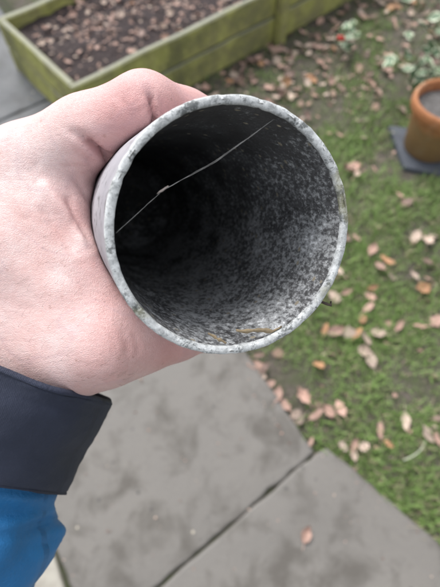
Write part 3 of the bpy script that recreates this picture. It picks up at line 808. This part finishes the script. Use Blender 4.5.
HV, HF = surface_nets((-.195, -.160, .140), (.075, .105, .268), .00125)
def relax(V, F, it, lam=.5):
    e = np.concatenate([F[:, [0, 1]], F[:, [1, 2]], F[:, [2, 3]], F[:, [3, 0]]], 0); e = np.concatenate([e, e[:, ::-1]], 0)
    deg = np.bincount(e[:, 0], minlength=len(V))[:, None]
    for _ in range(it):
        s = np.stack([np.bincount(e[:, 0], V[e[:, 1], i], minlength=len(V)) for i in range(3)], 1); V = V + lam * (s / np.maximum(deg, 1) - V)
    return V
HV = relax(HV, HF, 5)
def vnormals(V, F):
    n = np.cross(V[F[:, 2]] - V[F[:, 0]], V[F[:, 3]] - V[F[:, 1]]); N = np.zeros_like(V)
    for k in range(4):
        for i in range(3): N[:, i] += np.bincount(F[:, k], n[:, i], minlength=len(V))
    return N / np.maximum(np.linalg.norm(N, axis=1), 1e-12)[:, None]
NV = vnormals(HV, HF)
# creases and raised folds drawn on the skin; each is a polyline of bearings, width and depth
pic = np.stack([220 + 460 * HV[:, 0] / HV[:, 2], 293.5 - 460 * HV[:, 1] / HV[:, 2]], 1)
facing = (NV[:, 2] < .2) & (HV[:, 2] < .205)
def seg_dist(p, a, b):
    ab = np.array(b) - a; t = np.clip(((p - a) @ ab) / (ab @ ab), 0, 1); return np.linalg.norm(p - (np.array(a) + t[:, None] * ab), axis=1), t
disp = np.zeros(len(HV))
def crease(pl, w, d):
    """w in working-frame metres at arm's length, d depth (m); negative d raises a fold"""
    wpx = w * 460 / .165; best = np.full(len(HV), 1e9)
    for a, b in zip(pl[:-1], pl[1:]): best = np.minimum(best, seg_dist(pic, np.array(a, float), b)[0])
    ends = np.minimum(np.linalg.norm(pic - pl[0], axis=1), np.linalg.norm(pic - pl[-1], axis=1)); fade = np.clip(ends / (wpx * 2.2), .15, 1)
    disp[:] -= d * np.exp(-(best / wpx) ** 2) * facing * fade
crease([(150, 92), (152.5, 105), (155, 122), (154, 134)], .0010, .0030)
crease([(160, 96), (163, 108), (164, 118)], .0008, .0006)
crease([(84, 138), (94, 148), (104, 156), (116, 161)], .0013, .0050)
crease([(66, 128), (80, 136), (92, 147)], .0014, .0012)
crease([(74, 150), (86, 158), (96, 166)], .0010, .0007)
for i in range(14):
    x, y = rng.uniform(108, 150), rng.uniform(80, 118); a = rng.normal(1.35, .5); l = rng.uniform(6, 13); crease([(x, y), (x + l * math.cos(a), y + l * math.sin(a))], .0005, .00035)
for i in range(7):        # knuckle wrinkles
    x = 118 + i * 5.2; crease([(x - 3, 84 + abs(i - 4) * 2), (x, 96), (x + 2, 108 + 2 * (i % 3))], .0007, .00042)
for i in range(6):        # web wrinkles, fanning from the thumb crease
    crease([(60 + 5 * i, 168 + 5 * i), (74 + 4 * i, 166 + 9 * i)], .0008, .00045)
crease([(38, 178), (54, 198), (72, 222), (90, 250)], .0020, -.0019)
crease([(36, 200), (54, 222), (80, 258)], .0022, .0012)
crease([(66, 192), (76, 220), (91, 246)], .0014, .0014)
crease([(5, 250), (40, 285), (90, 300)], .0050, -.0008)
for i in range(26):
    x, y = rng.uniform(20, 96), rng.uniform(150, 235); a = math.atan2(70, 45) + rng.normal(0, .35) - (.9 if i % 3 == 0 else 0); l = rng.uniform(8, 20); crease([(x, y), (x + l * .5 * math.cos(a) + rng.normal(0, 1), y + l * .5 * math.sin(a)), (x + l * math.cos(a), y + l * math.sin(a))], .00055, .00030)
crease([(120, 326), (128, 345), (127, 362)], .0016, .0005); crease([(132, 332), (138, 346), (138, 360)], .0012, .0004)
for i in range(9):
    x, y = 8 + rng.uniform(0, 70), 150 + rng.uniform(0, 200); a = rng.uniform(.3, .9); crease([(x, y), (x + 22 * math.cos(a), y + 22 * math.sin(a))], .0009, .00025)
HV = HV + NV * disp[:, None]
red = np.zeros(len(HV))
for (x, y, r, s) in ((130, 108, 50, .9), (172, 112, 45, .9), (100, 150, 30, .8), (80, 205, 32, .45), (120, 330, 60, .55), (175, 345, 40, .7), (90, 270, 26, .5)):
    red = np.maximum(red, s * np.exp(-((pic[:, 0] - x) ** 2 + (pic[:, 1] - y) ** 2) / r ** 2))
red = np.where(HV[:, 2] > .2, .6, red)
person = empty('person', to_world(P(8, 350, .188)))
tag(person, 'bare hand of a person in a blue jacket gripping the grey pipe', 'person')
inv = person.matrix_world.inverted() if False else Matrix.Translation(-person.location)
FRn = np.array(inv @ FR); HW = HV @ FRn[:3, :3].T + FRn[:3, 3]
me = np_mesh('hand', HW, HF[:, ::-1], M['skin']); me.shade_smooth()
at = me.attributes.new('redness', 'FLOAT', 'POINT'); at.data.foreach_set('value', red.astype(np.float32))
bmx = bmesh.new(); bmx.from_mesh(me); bmesh.ops.recalc_face_normals(bmx, faces=bmx.faces[:]); bmx.to_mesh(me); bmx.free(); me.shade_smooth()
link(bpy.data.objects.new('hand', me), person)
def pw(p): return inv @ to_world(p)
cand = np.nonzero((NV[:, 2] < -.25) & (pic[:, 0] > -5) & (pic[:, 0] < 130) & (pic[:, 1] > 235) & (pic[:, 1] < 385))[0]
V, F = [], []
for vi in rng.choice(cand, 130, replace=False):
    p = HV[vi]; nn = NV[vi]; dr = np.array([.75, .45, 0]) + rng.normal(0, .16, 3); dr -= nn * (dr @ nn); dr /= np.linalg.norm(dr); l = rng.uniform(.003, .0065)
    q = [pw(p + dr * l * t + nn * (.0009 * math.sin(2.6 * t)) - nn * .0001) for t in (0, .35, .7, 1)]
    v, f = tube(q, [.000028, .000024, .000018, .000008], 3); n = len(V); V += v; F += [tuple(i + n for i in ff) for ff in f]
tag(mesh_obj('hair', V, F, M['hair'], person, True), kind='stuff')
# nails on the fingertips, on the side turned from the pipe
for tip, prev, r in tips:
    d = tip - prev; d /= np.linalg.norm(d); rel = tip - RC; rad = rel - AX * (rel @ AX); rad /= np.linalg.norm(rad); s = np.cross(d, rad); s /= np.linalg.norm(s); n = np.cross(s, d)
    if n @ rad < 0: n = -n
    V, F = [], []
    for i in range(7):
        for j in range(7):
            u, v = (i / 6 - .5) * 2, (j / 6 - .5) * 2; wv = v * (1 - .25 * max(0, u) ** 3 - .3 * max(0, -u) ** 3); ang = wv * .85
            V.append(pw(tip + d * (u * r * .75 + r * .25) + s * math.sin(ang) * r * .9 + n * (math.cos(ang) * r * .9 + .0010 - .0007 * u * u - .0004 * abs(u))))
    for i in range(6):
        for j in range(6): a = i * 7 + j; F.append((a, a + 1, a + 8, a + 7))
    o = mesh_obj('fingernail', V, F, M['nail'], person, True); m = o.modifiers.new('thick', 'SOLIDIFY'); m.thickness = .0005

# ---- jacket sleeve: dark cuff over a blue sleeve
def loft(name, secs, mat, parent, fold, seed, seg=120, sub=14, thick=.0012, lip=None):
    """secs: (centre, across vector, depth vector); cross-sections interpolated smoothly, folds added"""
    n = len(secs); V, F, UVs = [], [], []; rows = []
    T = np.linspace(0, n - 1, (n - 1) * sub + 1)
    def cr(vals, t):
        i = int(min(n - 2, max(0, math.floor(t)))); f = t - i; p = [np.array(vals[min(n - 1, max(0, i + k))]) for k in (-1, 0, 1, 2)]
        return .5 * ((2 * p[1]) + (-p[0] + p[2]) * f + (2 * p[0] - 5 * p[1] + 4 * p[2] - p[3]) * f * f + (-p[0] + 3 * p[1] - 3 * p[2] + p[3]) * f ** 3)
    for ti, t in enumerate(T):
        c, a, b = (cr([s[k] for s in secs], t) for k in range(3)); ax = np.cross(a, b); ax /= np.linalg.norm(ax)
        for i in range(seg):
            g = 2 * math.pi * i / seg; cg, sg = math.cos(g), math.sin(g); dirv = a * math.copysign(abs(cg) ** .72, cg) + b * math.copysign(abs(sg) ** .72, sg); d = fold(t, g, seed); off = lip(g) * max(0, 1 - t * 1.6) if lip else 0
            V.append(pw(c + dirv * (1 + d) + ax * off))
            UVs.append((i / seg, t / n))
    for k in range(len(T) - 1):
        for i in range(seg):
            j = (i + 1) % seg; F.append((k * seg + i, k * seg + j, (k + 1) * seg + j, (k + 1) * seg + i))
    o = mesh_obj(name, V, F, mat, parent, True); uvl = o.data.uv_layers.new(name='UVMap')
    for l in o.data.loops: uvl.data[l.index].uv = UVs[l.vertex_index]
    m = o.modifiers.new('thick', 'SOLIDIFY'); m.thickness = thick; m.offset = 0
    return o
def sec(px, py, z, half_px, slope, depth, tiltz=0.0):
    """sleeve section: centre bearing, half width, slope of its visible edge, half depth"""
    c = P(px, py, z); hw = half_px * z / 460; a = np.array([math.cos(slope), -math.sin(slope), 0]) * hw
    b = np.array([0, math.sin(tiltz), math.cos(tiltz)]) * depth
    return (c, a, b)
def cuff_fold(t, g, s):
    x, y = math.cos(g), math.sin(g)
    hem = .012 * (math.exp(-((t - .10) / .05) ** 2) * -1 + math.exp(-((t - 2.86) / .06) ** 2) * -1)
    return hem + .035 * mnoise.noise((x * 1.3, y * 1.3, t * .9 + s)) + .018 * mnoise.noise((x * 3.5 + t, y * 3.5, t * 2.0 + s)) + .006 * mnoise.noise((x * 10, y * 10, t * 6 + s))
def sleeve_fold(t, g, s):
    x, y = math.cos(g), math.sin(g)
    return .09 * mnoise.noise((x * 1.6 + t * .4, y * 1.6, t * 1.5 + s)) + .07 * (1 - abs(mnoise.noise((x * .8, y * .8 + t * .4, t * 1.5 + s))) * 2.2) - .03 + .016 * mnoise.noise((x * 3, y * 3 + t, t * 5 + s)) + .03 * max(0, mnoise.noise((x * 1.5 + t, y * 1.5, t * 3.1 + s + 9)))
cuff_secs = [sec(-6, 371, .187, 114, .24, .0405, -.29), sec(-12, 402, .187, 105, .24, .040, -.32), sec(-23, 440, .189, 96, .22, .039, -.37), sec(-36, 478, .191, 92, .17, .038, -.44)]
sleeve_secs = [sec(-36, 462, .191, 80, .18, .032, -.44), sec(-42, 500, .193, 86, .15, .036, -.40), sec(-50, 535, .196, 93, .13, .040, -.28), sec(-90, 582, .20, 106, .38, .043, -.15),
               sec(-165, 645, .205, 112, .6, .045), sec(-285, 765, .21, 118, .7, .047), sec(-430, 925, .215, 122, .75, .049)]
slv = loft('sleeve', sleeve_secs, M['sleeve'], person, sleeve_fold, 3.3, thick=.0014)
cf = loft('cuff', cuff_secs, M['cuff'], slv, cuff_fold, 1.7, thick=.0022, lip=lambda g: .0012 * math.sin(2 * g + 1) + .0010 * math.sin(5 * g) - .0055 * math.sin(g) * max(0, math.cos(g)) ** 3)
